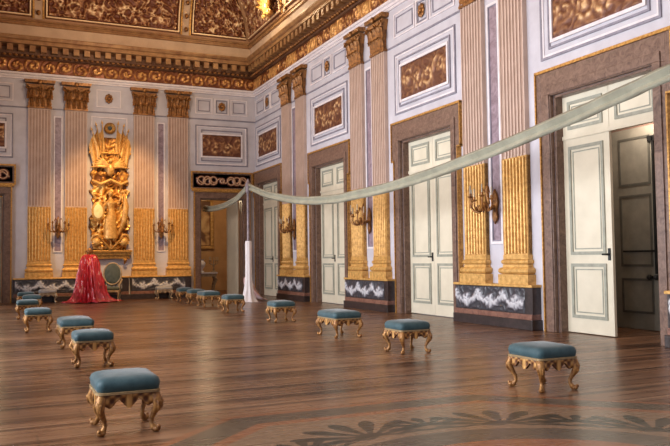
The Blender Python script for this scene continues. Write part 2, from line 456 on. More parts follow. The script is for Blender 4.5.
vault_relief('back', -3.05, -.36, 0, 1, 1.7, 'gilded foliage stucco field on the ceiling cove at the room corner, back wall side')
vault_relief('back', -9.05, -3.55, 0, 0, 4.2, 'wide gilded scrollwork stucco field on the ceiling cove above the gold trophy')
vault_relief('back', -W + .36, -9.55, 1, 0, 8.4, 'gilded stucco field on the ceiling cove at the top left edge of the photo')
vault_relief('right', .36, 4.75, 1, 0, 6.1, 'gilded stucco field on the cove above the right wall, nearest the room corner')
for k in range(1, 4):
    vault_relief('right', s_(k - 1) + 2.1, s_(k) + 1.54, 0, 0, 2.2 + k * 3.1, ['', 'gilded stucco field on the right wall cove, second from the room corner', 'gilded stucco field on the right wall cove, third from the room corner', 'gilded stucco field on the right wall cove, above the half-open door'][k])
# ribs between the stucco fields
def rib(side, s, label):
    t = thing('vault_rib', label, 'ceiling rib', cove_pt(side, s, 0, .01), 0, 'painted ribs of the coved ceiling')
    o0 = Vector(t.location)
    for nm, lo, hi, e, mt in (('rib_band', -.22, .22, .05, 'cream_band'), ('rib_edge', -.22, -.15, .09, 'gold'), ('rib_edge', .15, .22, .09, 'gold')):
        vs = []; n = 33
        for i in range(n):
            a = .02 + 1.23 * i / (n - 1)
            vs += [Vector(cove_pt(side, s + lo, a, .012)) - o0, Vector(cove_pt(side, s + lo, a, e)) - o0, Vector(cove_pt(side, s + hi, a, e)) - o0, Vector(cove_pt(side, s + hi, a, .012)) - o0]
        fs = [(4 * i + k, 4 * i + k + 1, 4 * i + k + 5, 4 * i + k + 4) for i in range(n - 1) for k in range(3)]
        MB().add(vs, fs).build(nm, mt, t)
    for i in range(6):
        a = .10 + .2 * i; p = Vector(cove_pt(side, s, a, .16)) - o0
        MB().ball(p, (.09, .09, .11), 8).build('rib_boss', 'dark_gold', t, True)
rib('back', -3.3, 'cream and gold ceiling rib over the right pilaster pair of the back wall')
rib('back', -9.3, 'cream and gold ceiling rib over the left pilaster pair of the back wall')
for k in range(0, 3): rib('right', s_(k) + 1.82, 'cream and gold rib on the right wall cove, ' + ['nearest the corner', 'second from the corner', 'third from the corner'][k])
# gilded eagle cartouche at the corner of the cove
def corner_ornament():
    c = Vector((-.75, -4.05, 11.75))
    t = thing('gilded_cartouche', 'bright gilded cartouche with leaves at the top corner of the cornice', 'ornament', c)
    m = MB()
    for k in range(9):
        a = -1.3 + k * .325; r = .75
        m.tube([(0, 0, .1), (-.12, .35 * sin(a), .1 + .4 * cos(a)), (-.25, r * sin(a), .15 + r * cos(a))], [.10, .12, .03], 7)
    m.build('leaf_fan', 'bright_gold', t, True)
    MB().ball((-.1, 0, .22), (.17, .28, .34), 14).build('shield', 'bright_gold', t, True)
    m = MB()
    for s in (-1, 1):
        m.tube([(-.08, s * (.1 + .35 * i / 12) + s * .12 * sin(i * .9), -.12 + .1 * cos(i * .9)) for i in range(13)], [.07 - .004 * i for i in range(13)], 7)
    m.ball((0, 0, -.1), (.2, .3, .12), 10)
    m.build('scroll_base', 'bright_gold', t, True)
corner_ornament()

# ------------------------------------------------------------------ pilasters
PW = .87
def make_pilaster():
    t = thing('pilaster', 'pilaster', 'pilaster')
    h = PW / 2
    # base: plinth and two tori
    m = MB(); m.box(-h - .10, h + .10, -.22, 0, .98, 1.20)
    def ring(z0, z1, ex, n=5):
        for i in range(n):
            a0, a1 = PI * i / n - PI / 2, PI * (i + 1) / n - PI / 2
            r = (z1 - z0) / 2; zc = (z0 + z1) / 2
            x0, x1 = ex + r * cos(a0), ex + r * cos(a1)
            y0, y1 = zc + r * sin(a0), zc + r * sin(a1)
            X0, X1 = h + x0 - .04, h + x1 - .04; D0, D1 = .12 + x0 - .04, .12 + x1 - .04
            m.add([(-X0, 0, y0), (-X0, -D0, y0), (X0, -D0, y0), (X0, 0, y0), (-X1, 0, y1), (-X1, -D1, y1), (X1, -D1, y1), (X1, 0, y1)],
                  [(0, 1, 5, 4), (1, 2, 6, 5), (2, 3, 7, 6)])
    ring(1.20, 1.36, .06); m.box(-h - .02, h + .02, -.14, 0, 1.36, 1.42); ring(1.42, 1.54, .03); m.box(-h - .01, h + .01, -.13, 0, 1.54, 1.64)
    m.build('base', 'bright_gold', t)
    # fluted shaft: upper part painted, lower third reeded and gilt
    n = 7; fw = PW / (n + .5)
    def fluted(z0, z1, convex, groove):
        sh, gr = MB(), MB()
        sh.box(-h, h, -.09, 0, z0, z1)
        sh.box(-h, -h + fw * .25, -.12, -.09, z0, z1); sh.box(h - fw * .25, h, -.12, -.09, z0, z1)
        for i in range(n):
            x0 = -h + fw * .25 + fw * i; x1 = x0 + fw
            if convex:
                pts = [(x0 + fw * (.5 - .33 * cos(PI * q / 6)), -.092 - .060 * sin(PI * q / 6)) for q in range(7)]
                k = len(pts)
                sh.add([(x, y, z0 + .03) for x, y in pts] + [(x, y, z1 - .03) for x, y in pts], [(q, q + 1, q + 1 + k, q + k) for q in range(k - 1)] + [tuple(range(k)), tuple(range(2 * k - 1, k - 1, -1))])
            else:
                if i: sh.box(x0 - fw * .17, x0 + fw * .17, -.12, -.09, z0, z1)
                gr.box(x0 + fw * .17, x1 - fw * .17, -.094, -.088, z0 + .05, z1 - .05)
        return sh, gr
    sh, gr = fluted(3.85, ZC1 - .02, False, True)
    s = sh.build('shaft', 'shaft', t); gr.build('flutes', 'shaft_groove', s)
    sh, _ = fluted(1.64, 3.85, True, False)
    MB().box(-h, h, -.088, 0, 1.64, 3.85).build('reed_ground', 'dark_gold', t)
    sh.build('gilt_reeding', 'bright_gold', t)
    # corinthian capital
    m = MB(); z0 = ZC1
    m.box(-h - .03, h + .03, -.15, 0, z0 - .03, z0 + .04)
    for i in range(4):
        a, b2 = i / 4, (i + 1) / 4
        wa, wb = h - .06 + .16 * a ** 2, h - .06 + .16 * b2 ** 2; za, zb = z0 + .04 + .9 * a, z0 + .04 + .9 * b2
        da, db = .09 + .12 * a ** 2, .09 + .12 * b2 ** 2
        m.add([(-wa, 0, za), (-wa, -da, za), (wa, -da, za), (wa, 0, za), (-wb, 0, zb), (-wb, -db, zb), (wb, -db, zb), (wb, 0, zb)], [(0, 1, 5, 4), (1, 2, 6, 5), (2, 3, 7, 6)])
    def leaf(cx, z, w, ht, out, side=0):
        def fn(u, v):
            x = (u - .5) * w * (1.05 - .55 * v ** 2) * (1 + .14 * cos(v * 22))
            y = -.12 - out * v ** 3 - .05 * (1 - abs(2 * u - 1)) - .02 * cos((u - .5) * 14) - (.04 if z > z0 + .2 else 0)
            zz = z + ht * (v if v < .85 else .85 + (.85 - v) * .9)
            return (cx + x, y, zz)
        m.grid(fn, 8, 8)
    for i in range(4): leaf(-h + .12 + i * (PW - .24) / 3, z0 + .04, .26, .46, .12)
    for i in range(3): leaf(-.27 + i * .27, z0 + .34, .28, .50, .16)
    for s in (-1, 1):
        leaf(s * (h - .04), z0 + .34, .2, .5, .12)
        pts = []
        for i in range(22):
            a = i * .42; r = .14 * (1 - i / 26)
            pts.append((s * (h + .0 - r * cos(a) * .8), -.20 - .005 * i, z0 + .80 + r * sin(a)))
        m.tube([(s * .12, -.16, z0 + .5), (s * .3, -.2, z0 + .78)] + pts[6:], [.03, .035] + [.035 - .001 * i for i in range(16)], 6)
        m.tube([(s * .05, -.18, z0 + .5), (s * .12, -.2, z0 + .75), (s * .05, -.21, z0 + .86), (s * .03, -.2, z0 + .78)], .028, 6)
    m.prism([(-h - .13, z0 + 1.0), (h + .13, z0 + 1.0), (h + .16, z0 + 1.12), (-h - .16, z0 + 1.12)], -.26, 0)
    m.ball((0, -.28, z0 + 1.02), (.09, .06, .1), 10)
    m.build('capital', 'dark_gold', t, True)
    return t
pil = make_pilaster(); used = False
def place_pil(loc, rz, label, group):
    global used
    if not used: pil.location = loc; pil.rotation_euler = (0, 0, rz); tag(pil, label, 'pilaster', group); used = True; return pil
    return dup(pil, loc, rz, label, group)
for x, lb in ((-9.21, 'pink fluted pilaster beside the left doorway of the back wall, gilded lower third'), (-7.80, 'pink fluted pilaster just left of the gold trophy, gilded lower third'),
              (-5.03, 'pink fluted pilaster just right of the gold trophy, gilded lower third'), (-3.57, 'pink fluted pilaster beside the right doorway of the back wall, gilded lower third')):
    place_pil((x, -.003, 0), 0, lb, 'pilasters of the back wall')
PAIR = ['pair nearest the room corner', 'pair between second and third doors', 'pair left of the half-open door', 'pair right of the half-open door']
for k in range(4):
    for q, off in enumerate((.60 + PW / 2, 2.17 + PW / 2)):
        place_pil((-.003, -(s_(k) + off), 0), RW, 'right wall fluted pilaster, %s of the %s' % (('farther', 'nearer')[q], PAIR[k]), 'pilasters of the right wall')

# ------------------------------------------------------------------ pedestals
def garland(u, v):
    c = .95; i = math.floor(u / c); x = (u / c - i); y = v
    g = 0
    # swags of leaves with a rose at each bend
    cy = .34 - .17 * sin(PI * x)
    d = abs(y - cy); g = max(g, 1.1 - d / .13) * (.75 + .25 * sin(u * 44) * cos(v * 40))
    for px, py, r in ((0, .36, .17), (1, .36, .17), (.5, .22, .2)):
        rr = sqrt(((x - px) * c) ** 2 + (y - py) ** 2)
        if rr < r: g = max(g, (.75 + .25 * cos(5 * atan2(y - py, (x - px) * c))) * (1 - (rr / r) ** 3))
    n = foliage(u, v, 5.5, 2.0)
    return max(0, min(1, g * .95 + max(0, n - .46) * .9))
def pedestal(w, loc, rz, label, group):
    t = thing('pedestal', label, 'pedestal', loc, rz, group); h = w / 2; d = .25
    MB().box(-h - .04, h + .04, -d - .04, 0, 0, .22).build('plinth', 'dark_marble', t, bevel=.01)
    MB().box(-h, h, -d - .01, 0, .22, .34).build('lower_band', 'red_marble', t, bevel=.008)
    MB().box(-h, h, -d + .02, 0, .34, .92).build('die', 'dark_marble', t)
    relief(w - .3, .54, .024, .05, garland, -h + .04, .36, -d + .015).build('garland_relief', 'garland', t, True)
    MB().box(-h - .03, h + .03, -d - .03, 0, .92, .98).build('cap_moulding', 'bright_gold', t, bevel=.012)
for k in range(4):
    c = s_(k) + 1.80
    pedestal(2.98, (-.003, -c, 0), RW, 'dark garland-carved pedestal under the pilaster ' + PAIR[k], 'marble pedestals along the right wall')
for x0, x1, lb in ((-10.2, -7.35, 'dark marble pedestal under the left pilaster pair of the back wall'), (-5.65, -3.0, 'dark marble pedestal under the right pilaster pair of the back wall'),
                   (-7.35, -5.65, 'dark marble pedestal under the gold trophy, behind the red-draped throne')):
    pedestal(x1 - x0 - (.09 if x0 < -7 and x1 < -6 else 0.08), ((x0 + x1) / 2, -.003, 0), 0, lb, 'marble pedestals along the back wall')

# ------------------------------------------------------------------ doors
def mouldings(mb, x0, x1, z0, z1, y, T):
    mb.frame(x0, x1, z0, z1, .05, y - .025, y, T); mb.frame(x0 + .09, x1 - .09, z0 + .09, z1 - .09, .03, y - .02, y, T)
def leaf(parent, T, w, h, panels, mat='cream', mmat='sage', handle=None, name='leaf'):
    o = MB().box(0, w, -.03, .03, 0, h, T).build(name, mat, parent)
    m = MB()
    for z0, z1 in panels:
        m.frame(.16, w - .16, z0, z1, .065, -.055, -.03, T); m.frame(.27, w - .27, z0 + .11, z1 - .11, .025, -.04, -.03, T)
    m.build('panel_moulding', mmat, o)
    if handle is not None:
        hm = MB(); hz = 1.6
        hm.box(handle - .03, handle + .03, -.05, -.03, hz - .12, hz + .12, T)
        hm.tube([(handle, -.05, hz), (handle, -.10, hz), (handle + (-.12 if handle > w / 2 else .12), -.11, hz)], .018, 8, T)
        hm.build('handle', 'black', o)
    return o
for i, c in enumerate(DC):
    o0 = thing('door_%d' % (i + 1), None, None, (0, -c, 0), RW); struct(o0)
    # marble casing with ears and a gilt edge
    fr = MB(); ow = 1.66
    fr.box(-ow, -HO, -.10, 0, 0, DT + .0); fr.box(HO, ow, -.10, 0, 0, DT)
    fr.box(-ow, ow, -.10, 0, DT, 5.52)
    for s in (-1, 1): fr.box(min(s * ow, s * (ow + .13)), max(s * ow, s * (ow + .13)), -.102, 0, 4.45, 5.52)
    fr.box(-ow + .10, -HO - .02, -.13, -.10, 0, DT + .02); fr.box(HO + .02, ow - .10, -.13, -.10, 0, DT + .02); fr.box(-ow + .1, ow - .1, -.13, -.10, DT + .02, DT + .20)
    # reveals
    fr.box(-HO - .001, -HO + .05, 0, .3, 0, DT); fr.box(HO - .05, HO + .001, 0, .3, 0, DT); fr.box(-HO, HO, 0, .3, DT - .05, DT + .001)
    fr.build('marble_casing', 'marble', o0, bevel=.01)
    g = MB(); ew = ow + .13
    for s in (-1, 1):
        a, b2 = s * ow, s * (ow + .035); g.box(min(a, b2), max(a, b2), -.13, 0, 0, 4.42)
        a, b2 = s * ew, s * (ew + .035); g.box(min(a, b2), max(a, b2), -.13, 0, 4.42, 5.55)
        a, b2 = s * ow, s * (ew + .035); g.box(min(a, b2), max(a, b2), -.13, 0, 4.41, 4.45)
    g.box(-ew - .035, ew + .035, -.13, 0, 5.52, 5.58)
    g.build('gilt_edge', 'gold', o0)
    Y = .22; lw = HO - .05
    # fixed upper panels and the rail under them
    for s in (-1, 1):
        T = Matrix.Translation((-lw if s < 0 else .005, Y, 4.12))
        leaf(o0, T, lw - .005, DT - .05 - 4.12, [(.12, DT - .05 - 4.12 - .12)], name='upper_panel')
    MB().box(-lw, lw, Y - .06, Y + .03, 4.04, 4.12).build('transom_rail', 'cream', o0)
    pn = [(.30, 1.42), (1.60, 3.86)]
    leaf(o0, Matrix.Translation((-lw, Y, 0.02)), lw - .004, 4.02, pn, handle=lw - .08)
    if i < 3: leaf(o0, Matrix.Translation((.004, Y, 0.02)), lw - .004, 4.02, pn)
    else:
        leaf(o0, Matrix.Translation((lw, Y + .06, .02)) @ Matrix.Rotation(PI / 2, 4, 'Z'), lw - .05, 4.02, pn, handle=lw - .15)
    if i == 3:   # passage behind the open leaf, with a second door in it
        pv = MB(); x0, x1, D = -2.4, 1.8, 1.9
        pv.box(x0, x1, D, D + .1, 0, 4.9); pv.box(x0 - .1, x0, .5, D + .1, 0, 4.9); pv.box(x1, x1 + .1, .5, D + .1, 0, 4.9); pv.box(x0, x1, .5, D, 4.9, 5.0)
        pv.build('passage_wall', 'passage_plaster', o0)
        q = thing('inner_door', None, None, (0, 0, 0)); q.parent = o0
        T = Matrix.Translation((-1.60, D - .05, .0))
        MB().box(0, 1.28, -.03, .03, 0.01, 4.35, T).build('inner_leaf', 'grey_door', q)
        mm = MB()
        for z0, z1 in ((.35, 1.1), (1.35, 2.9), (3.1, 4.15)): mm.frame(.2, 1.08, z0, z1, .05, -.045, -.03, T)
        mm.build('panel_moulding', 'grey_line', q)
        bb = MB(); bb.box(.30, 1.20, -.09, -.05, 1.66, 1.70, T); bb.box(1.16, 1.20, -.08, -.04, 1.2, 4.1, T)
        bb.ball((1.02, -.1, 1.13), .06, 8, T); bb.ball((1.2, -.1, 1.13), .06, 8, T); bb.box(1.0, 1.22, -.07, -.04, 1.10, 1.16, T); bb.box(1.05, 1.25, -.08, -.03, 4.0, 4.12, T)
        bb.build('bolt_hardware', 'black', q)

# carved panels above the doors
def overdoor(w, h, loc, rz, label, group, seed):
    t = thing('carved_panel', label, 'carved panel', loc, rz, group)
    MB().frame(-w / 2 - .07, w / 2 + .07, -h / 2 - .07, h / 2 + .07, .07, -.05, 0).build('panel_frame', 'white_mould', t)
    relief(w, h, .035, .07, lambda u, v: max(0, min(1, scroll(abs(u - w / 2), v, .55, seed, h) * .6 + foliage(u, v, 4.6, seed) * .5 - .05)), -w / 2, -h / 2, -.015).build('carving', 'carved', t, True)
WORD = ['door nearest the room corner', 'second door from the room corner', 'third door from the room corner', 'half-open door at the right']
for i, c in enumerate(DC):
    overdoor(2.45, .98, (0, -(c - .08), 6.70), RW, 'brown gilt carved panel above the ' + WORD[i] + ', right wall', 'carved panels over the right wall doors', 1.3 + i)
overdoor(1.78, .96, (PC_B, 0, 6.72), 0, 'brown and gold carved panel over the right doorway of the back wall', 'carved panels on the back wall', 9.1)
overdoor(1.78, .96, (-13.0 - PC_B + .02, 0, 6.72), 0, 'brown and gold carved panel over the left doorway, at the photo edge', 'carved panels on the back wall', 5.1)

# back wall doorways -------------------------------------------------
for i, (x0, x1) in enumerate(BO):
    c = (x0 + x1) / 2; hw = (x1 - x0) / 2
    o0 = struct(thing('door_%d' % (5 + i), None, None, (c, 0, 0)))
    m = MB(); cw = .26
    m.box(-hw - cw, -hw, -.10, 0, 0, BT); m.box(hw, hw + cw, -.10, 0, 0, BT); m.box(-hw - cw, hw + cw, -.10, 0, BT, BT + .28)
    m.box(-hw, -hw + .05, 0, .45, 0, BT); m.box(hw - .05, hw, 0, .45, 0, BT); m.box(-hw, hw, 0, .45, BT - .05, BT)
    m.build('marble_casing', 'marble', o0, bevel=.01)
    g = MB().frame(-hw - cw - .04, hw + cw + .04, -.1, BT + .32, .05, -.13, 0)
    g.box(-hw - cw - .12, hw + cw + .12, -.18, 0, BT + .30, BT + .40).build('gilt_edge', 'gold', o0)
    hd = MB().box(-1.40, 1.40, -.10, 0, 4.74, 5.52).build('header', 'marble', o0)
    MB().frame(-1.42, 1.42, 4.72, 5.54, .06, -.15, -.08).build('header_frame', 'gold', hd)
    relief(2.6, .6, .02, .05, lambda u, v: (lambda a: max(0, min(1, 1.3 * (1 - abs(a) / .055))))(min([abs(sqrt((u - q) ** 2 + (v - .3) ** 2) - .17) for q in (.35, .62, .89, 1.71, 1.98, 2.25)] + [abs(sqrt((u - 1.3) ** 2 + (v - .3) ** 2) - .09)] + ([abs(v - .3 - .09 * sin(u * 12))] if .1 < u < 2.5 else []))),
           -1.3, 4.83, -.10).build('header_relief', 'header', hd, True)
    # the leaf stands open into the next room
    leaf(o0, Matrix.Translation((hw - .10, .45, .02)) @ Matrix.Rotation(PI / 2 + .30, 4, 'Z'), hw - .08, BT - .1, [(.3, 1.3), (1.5, 3.9)])

# ------------------------------------------------------------------ room beyond
struct(MB().box(-W - 1, 4, 6.5, 6.6, 0, 7).box(-8.5, -8.4, .45, 6.5, 0, 7).box(2.5, 2.6, .45, 6.5, 0, 7).box(-W - 1, 4, .45, 6.6, 7, 7.1).build('wall_beyond', mottled('ochre_room', (.50, .27, .10), (.66, .38, .16), 1.5, .6)))
def picture(x, label, w=1.5):
    t = thing('framed_picture', label, 'picture', (x, 6.45, 0))
    MB().frame(-w / 2, w / 2, 2.2, 4.9, .17, -.12, 0).build('picture_frame', 'bright_gold', t, bevel=.03)
    relief(w - .34, 2.36, .06, .01, lambda u, v: foliage(u, v, 1.6, x), -w / 2 + .17, 2.37, -.02).build('canvas', 'tapestry', t)
picture(-1.0, 'gold framed brown picture seen through the right doorway of the back wall')
picture(-11.3, 'gold framed brown picture seen through the left doorway of the back wall')
def console(x, y):
    t = thing('console_table', 'pale gilded console table seen through the right back doorway', 'table', (x, y, 0))
    MB().box(-.75, .75, -.25, .25, .92, 1.0).build('tabletop', 'white_mould', t, bevel=.01)
    a = MB(); a.box(-.7, .7, -.22, .22, .78, .92); a.build('apron', 'pale_gilt', t)
    for sx in (-1, 1):
        for sy in (-1, 1):
            MB().tube([(sx * .62, sy * .18, .8), (sx * .70, sy * .2, .62), (sx * .6, sy * .17, .35), (sx * .58, sy * .17, .12), (sx * .66, sy * .2, .0)], [.06, .07, .04, .035, .05], 8).build('leg', 'pale_gilt', t, True)
console(-1.35, 4.6)
def candelabrum(x, y, z, label):
    t = thing('candelabrum', label, 'candelabrum', (x, y, z), 0, 'candelabra on the console beyond the doorway')
    MB().lathe([(.13, 0), (.13, .03), (.05, .08), (.03, .25), (.06, .32), (.025, .4), (.025, .6)], 12).build('stem', 'pale_gilt', t, True)
    m = MB(); cd = MB()
    for k in range(5):
        a = k * 2 * PI / 5
        m.tube([(0, 0, .42), (.12 * cos(a), .12 * sin(a), .38), (.22 * cos(a), .22 * sin(a), .46), (.22 * cos(a), .22 * sin(a), .56)], .018, 6)
        m.lathe([(.02, .55), (.045, .58), (.04, .6)], 8, Matrix.Translation((.22 * cos(a), .22 * sin(a), 0)))
        cd.tube([(.22 * cos(a), .22 * sin(a), .6), (.22 * cos(a), .22 * sin(a), .78)], .015, 6)
    m.build('arms', 'pale_gilt', t, True); cd.build('candles', 'candle', t)
candelabrum(-1.96, 4.6, 1.0, 'pale candelabrum at the left end of the console beyond the doorway')
candelabrum(-.74, 4.6, 1.0, 'pale candelabrum at the right end of the console beyond the doorway')
t = thing('urn', 'white urn in the middle of the console beyond the doorway', 'urn', (-1.35, 4.6, 1.0))
MB().lathe([(.12, 0), (.12, .04), (.05, .1), (.05, .14), (.16, .3), (.19, .45), (.13, .56), (.09, .6), (.14, .66)], 16).build('urn_body', 'white_cloth', t, True)
m = MB()
for s in (-1, 1): m.tube([(s * .17, 0, .35), (s * .27, 0, .42), (s * .24, 0, .58), (s * .12, 0, .6)], .02, 6)
m.build('urn_handle', 'bright_gold', t, True)

# ------------------------------------------------------------------ gold trophy relief
def trophy():
    t = thing('trophy_relief', 'tall golden trophy relief of banners, armour and a standing figure above the throne', 'relief', (-6.45, -.003, 0))
    m = MB(); m.box(-.88, .88, -.38, 0, 1.98, 2.08); m.box(-.86, .86, -.30, 0, 1.86, 1.98); m.box(-.8, .8, -.22, 0, 1.72, 1.86)
    for s in (-1, 1): m.tube([(s * .6, -.12, 1.75), (s * .62, -.25, 1.66), (s * .6, -.12, 1.5)], [.09, .08, .03], 8)
    m.build('shelf', 'gold', t, bevel=.01)
    def sil(x, z):   # outline of the ground mass
        w = .80
        if z < 4.6: w = .86 - .08 * sin((z - 2) * 4)
        elif z < 5.6: w = .80 + .08 * sin((z - 4.6) * 3)
        else: w = .80 - (z - 5.6) * .12
        return w
    def fn(u, v):
        x, z = u - .95, v + 2.08
        w = sil(x, z); 
        if abs(x) > w: return 0
        return .2 + .8 * foliage(x + 5, z, 4.2, 6.6) if z < 5.9 else .25 + .3 * foliage(x + 5, z, 3, 6.6)
    # ground is cut to its outline
    mb = MB(); mb.a = []; nu, nv = 44, 110; vs = []
    for j in range(nv + 1):
        z = 2.08 + 4.75 * j / nv
        for i in range(nu + 1):
            w = sil(0, z) + .04 * sin(z * 17); w *= .88; x = w * (2 * i / nu - 1)
            e = (.2 + .8 * foliage(x + 5, z, 4.4, 6.6)) * (1 if z < 4.9 else .55)
            if i in (0, nu) or j in (0, nv): e = 0
            mb.a.append(e); vs.append((x, -.02 - .22 * e, z))
    mb.add(vs, [(j * (nu + 1) + i, j * (nu + 1) + i + 1, (j + 1) * (nu + 1) + i + 1, (j + 1) * (nu + 1) + i) for j in range(nv) for i in range(nu)])
    mb.build('carved_ground', 'trophy', t, True)
    # banners fanning out at the top
    for s in (-1, 1):
        for k, (a, ln) in enumerate(((.10, 2.0), (.22, 1.95), (.34, 1.8))):
            bx, bz = s * .12, 5.35; ex, ez = bx + s * ln * sin(a), bz + ln * cos(a)
            p = MB().tube([(bx, -.12, bz), (ex, -.16, ez)], .022, 6)
            p.lathe([(.0, 0), (.045, .05), (.0, .22)], 6, Matrix.Translation((ex, -.16, ez)) @ Matrix.Rotation(s * a, 4, 'Y')); p.build('spear', 'bright_gold', t, True)
            def fl(u, v, a=a, ln=ln, s=s, bx=bx, bz=bz, k=k):
                q = .45 + .5 * v; x = bx + s * ln * q * sin(a); z = bz + ln * q * cos(a)
                wv = .34 - .05 * k
                return (x + s * u * wv * (1.2 - .5 * v), -.17 - .04 * k - .04 * sin(u * 9 + v * 3), z - u * .55 - .05 * sin(u * 7))
            MB().grid(fl, 10, 10).build('banner', 'gold' if k % 2 else 'bright_gold', t, True)
    m = MB().lathe([(.20, 0), (.24, .04), (.19, .09), (.13, .05), (.0001, .05)], 24, Matrix.Translation((0, -.05, 7.22)) @ Matrix.Rotation(PI / 2, 4, 'X'))
    m.build('medallion', 'gold', t, True)
    MB().ball((0, -.12, 7.22), (.09, .05, .09), 10).build('medallion_boss', 'chair_fabric', t, True)
    # fasces and armour across the middle
    m = MB()
    for s in (-1, 1):
        for k in range(6):
            a = .45 + k * .2
            m.tube([(0, -.2, 5.55), (s * .45 * sin(a + .3), -.26, 5.55 + .32 * cos(a)), (s * .80 * sin(a), -.2, 5.55 + .7 * cos(a) - .1)], [.09, .075, .015], 7)
    m.build('eagle_wings', 'bright_gold', t, True)
    m = MB(); m.ball((0, -.27, 5.45), (.17, .14, .28), 12); m.ball((0, -.33, 5.82), (.09, .09, .11), 10); m.tube([(0, -.38, 5.82), (-.1, -.42, 5.79)], [.04, .01], 6)
    m.build('eagle_body', 'bright_gold', t, True)
    MB().tube([(-.85, -.16, 6.15), (.85, -.16, 6.15)], .06, 10).build('crossbar', 'gold', t, True)
    m = MB(); m.tube([(-.72, -.24, 4.98), (-.4, -.30, 4.82), (0, -.3, 5.02), (.4, -.3, 4.82), (.72, -.24, 4.98)], [.05, .09, .07, .09, .05], 10)
    m.build('festoon', 'bright_gold', t, True)
    # standing figure in a robe
    m = MB()
    m.tube([(0, -.3, 2.55), (0, -.32, 3.1), (.02, -.33, 3.5), (0, -.33, 3.8), (0, -.33, 4.05), (0, -.32, 4.22)], [.30, .25, .20, .15, .19, .08], 14)
    m.tube([(0, -.32, 4.15), (0, -.33, 4.32)], [.06, .06], 10); m.ball((0, -.36, 4.43), (.10, .11, .135), 12)
    m.tube([(-.16, -.32, 4.1), (-.30, -.36, 3.85), (-.36, -.42, 3.62)], [.07, .055, .04], 8); m.ball((-.37, -.43, 3.57), .05, 8)
    m.tube([(.16, -.32, 4.1), (.33, -.34, 4.0), (.40, -.42, 4.25), (.42, -.44, 4.45)], [.07, .055, .045, .035], 8); m.ball((.42, -.45, 4.5), .05, 8)
    m.tube([(-.1, -.38, 3.5), (-.14, -.42, 3.0), (-.12, -.4, 2.55)], [.12, .12, .09], 10); m.tube([(.12, -.36, 3.5), (.12, -.36, 3.0), (.14, -.36, 2.5)], [.12, .10, .1], 10)
    m.tube([(-.12, -.4, 2.55), (-.13, -.5, 2.5)], [.07, .05], 8); m.tube([(.13, -.38, 2.52), (.15, -.48, 2.48)], [.07, .05], 8)
    fg = m.build('standing_figure', 'bright_gold', t, True)
    r = fg.modifiers.new('skin', 'REMESH'); r.mode = 'VOXEL'; r.voxel_size = .028; r.use_smooth_shade = True
    MB().lathe([(.0001, 0), (.23, .0), (.27, -.03), (.25, -.06), (.0001, -.07)], 24, Matrix.Translation((-.52, -.50, 3.68)) @ Matrix.Rotation(-PI / 2, 4, 'X') @ Matrix.Scale(1.5, 4, (0, 1, 0))).build('shield_rim', 'bright_gold', t, True)
    MB().ball((-.52, -.54, 3.68), (.21, .05, .33), 16).build('shield_face', 'sky_glass', t, True)
    for s, h0 in ((-1, 2.3), (1, 2.3)):
        m = MB(); m.ball((s * .55, -.30, h0 + .12), (.2, .17, .2), 12); m.tube([(s * .38, -.34, h0 + .25), (s * .5, -.36, h0 + .42), (s * .68, -.32, h0 + .38), (s * .78, -.28, h0 + .15)], [.03, .07, .07, .02], 8)
        m.tube([(s * .35, -.4, h0 + .08), (s * .75, -.38, h0 + .04)], .03, 6); m.build('helmet', 'bright_gold', t, True)
    m = MB(); m.tube([(.3, -.3, 2.7), (.55, -.36, 3.3), (.62, -.36, 3.9), (.55, -.3, 4.5)], [.05, .12, .13, .03], 10); m.build('cloak', 'bright_gold', t, True)
    for k, (x, a) in enumerate(((-.25, .5), (.28, -.5), (0, .1))):
        MB().tube([(x + .5 * sin(a), -.36, 2.12), (x - .45 * sin(a), -.42, 2.62)], [.07, .035], 10).build('cannon', 'gold', t, True)
trophy()

# ------------------------------------------------------------------ sconces
def make_sconce():
    t = thing('wall_sconce', 'sconce', 'sconce')
    MB().prism([(.0, -.42), (.09, -.25), (.06, -.08), (.12, .1), (.07, .28), (0, .42), (-.07, .28), (-.12, .1), (-.06, -.08), (-.09, -.25)], -.06, 0).build('backplate', 'dark_gold', t, bevel=.015)
    m = MB(); m.tube([(0, -.05, 0), (0, -.22, -.08), (0, -.34, .0)], [.05, .045, .06], 8); m.ball((0, -.34, .02), (.07, .07, .09), 10); m.build('stem', 'dark_gold', t, True)
    tips = []
    for k, (a, r, h) in enumerate(((-1.35, .40, .12), (-.7, .36, .2), (0, .34, .10), (.7, .36, .2), (1.35, .40, .12))):
        dx, dy = sin(a) * r, -cos(a) * r * .8
        arm = MB().tube([(0, -.34, 0), (dx * .4, -.34 + dy * .4, -.14), (dx * .8, -.34 + dy * .8, -.10), (dx * 1.02, -.34 + dy, .0), (dx, -.34 + dy, h)], [.026, .024, .022, .020, .020], 7)
        arm.tube([(dx * .5, -.34 + dy * .5, -.13), (dx * .6, -.34 + dy * .6, -.02), (dx * .45, -.34 + dy * .45, .03)], [.02, .018, .01], 6)
        arm.lathe([(.02, h), (.065, h + .03), (.07, h + .045), (.03, h + .05), (.035, h + .11)], 10, Matrix.Translation((dx, -.34 + dy, 0)))
        o = arm.build('arm', 'dark_gold', t, True)
        MB().tube([(dx, -.34 + dy, h + .11), (dx, -.34 + dy, h + .30)], .017, 8).build('candle', 'candle', o)
    m = MB()
    m.tube([(0, -.2, .05), (0, -.26, .35), (0, -.22, .55)], [.03, .05, .01], 8); m.ball((0, -.24, .40), (.05, .05, .1), 8)
    for s in (-1, 1): m.tube([(0, -.24, .3), (s * .12, -.3, .42), (s * .16, -.28, .3)], [.02, .025, .01], 6)
    m.build('finial', 'dark_gold', t, True)
    return t
sc = make_sconce(); sc.location = (-8.50, -.04, 2.95); tag(sc, 'small gilded branching sconce left of the red-draped throne', 'sconce', 'sconces on the back wall')
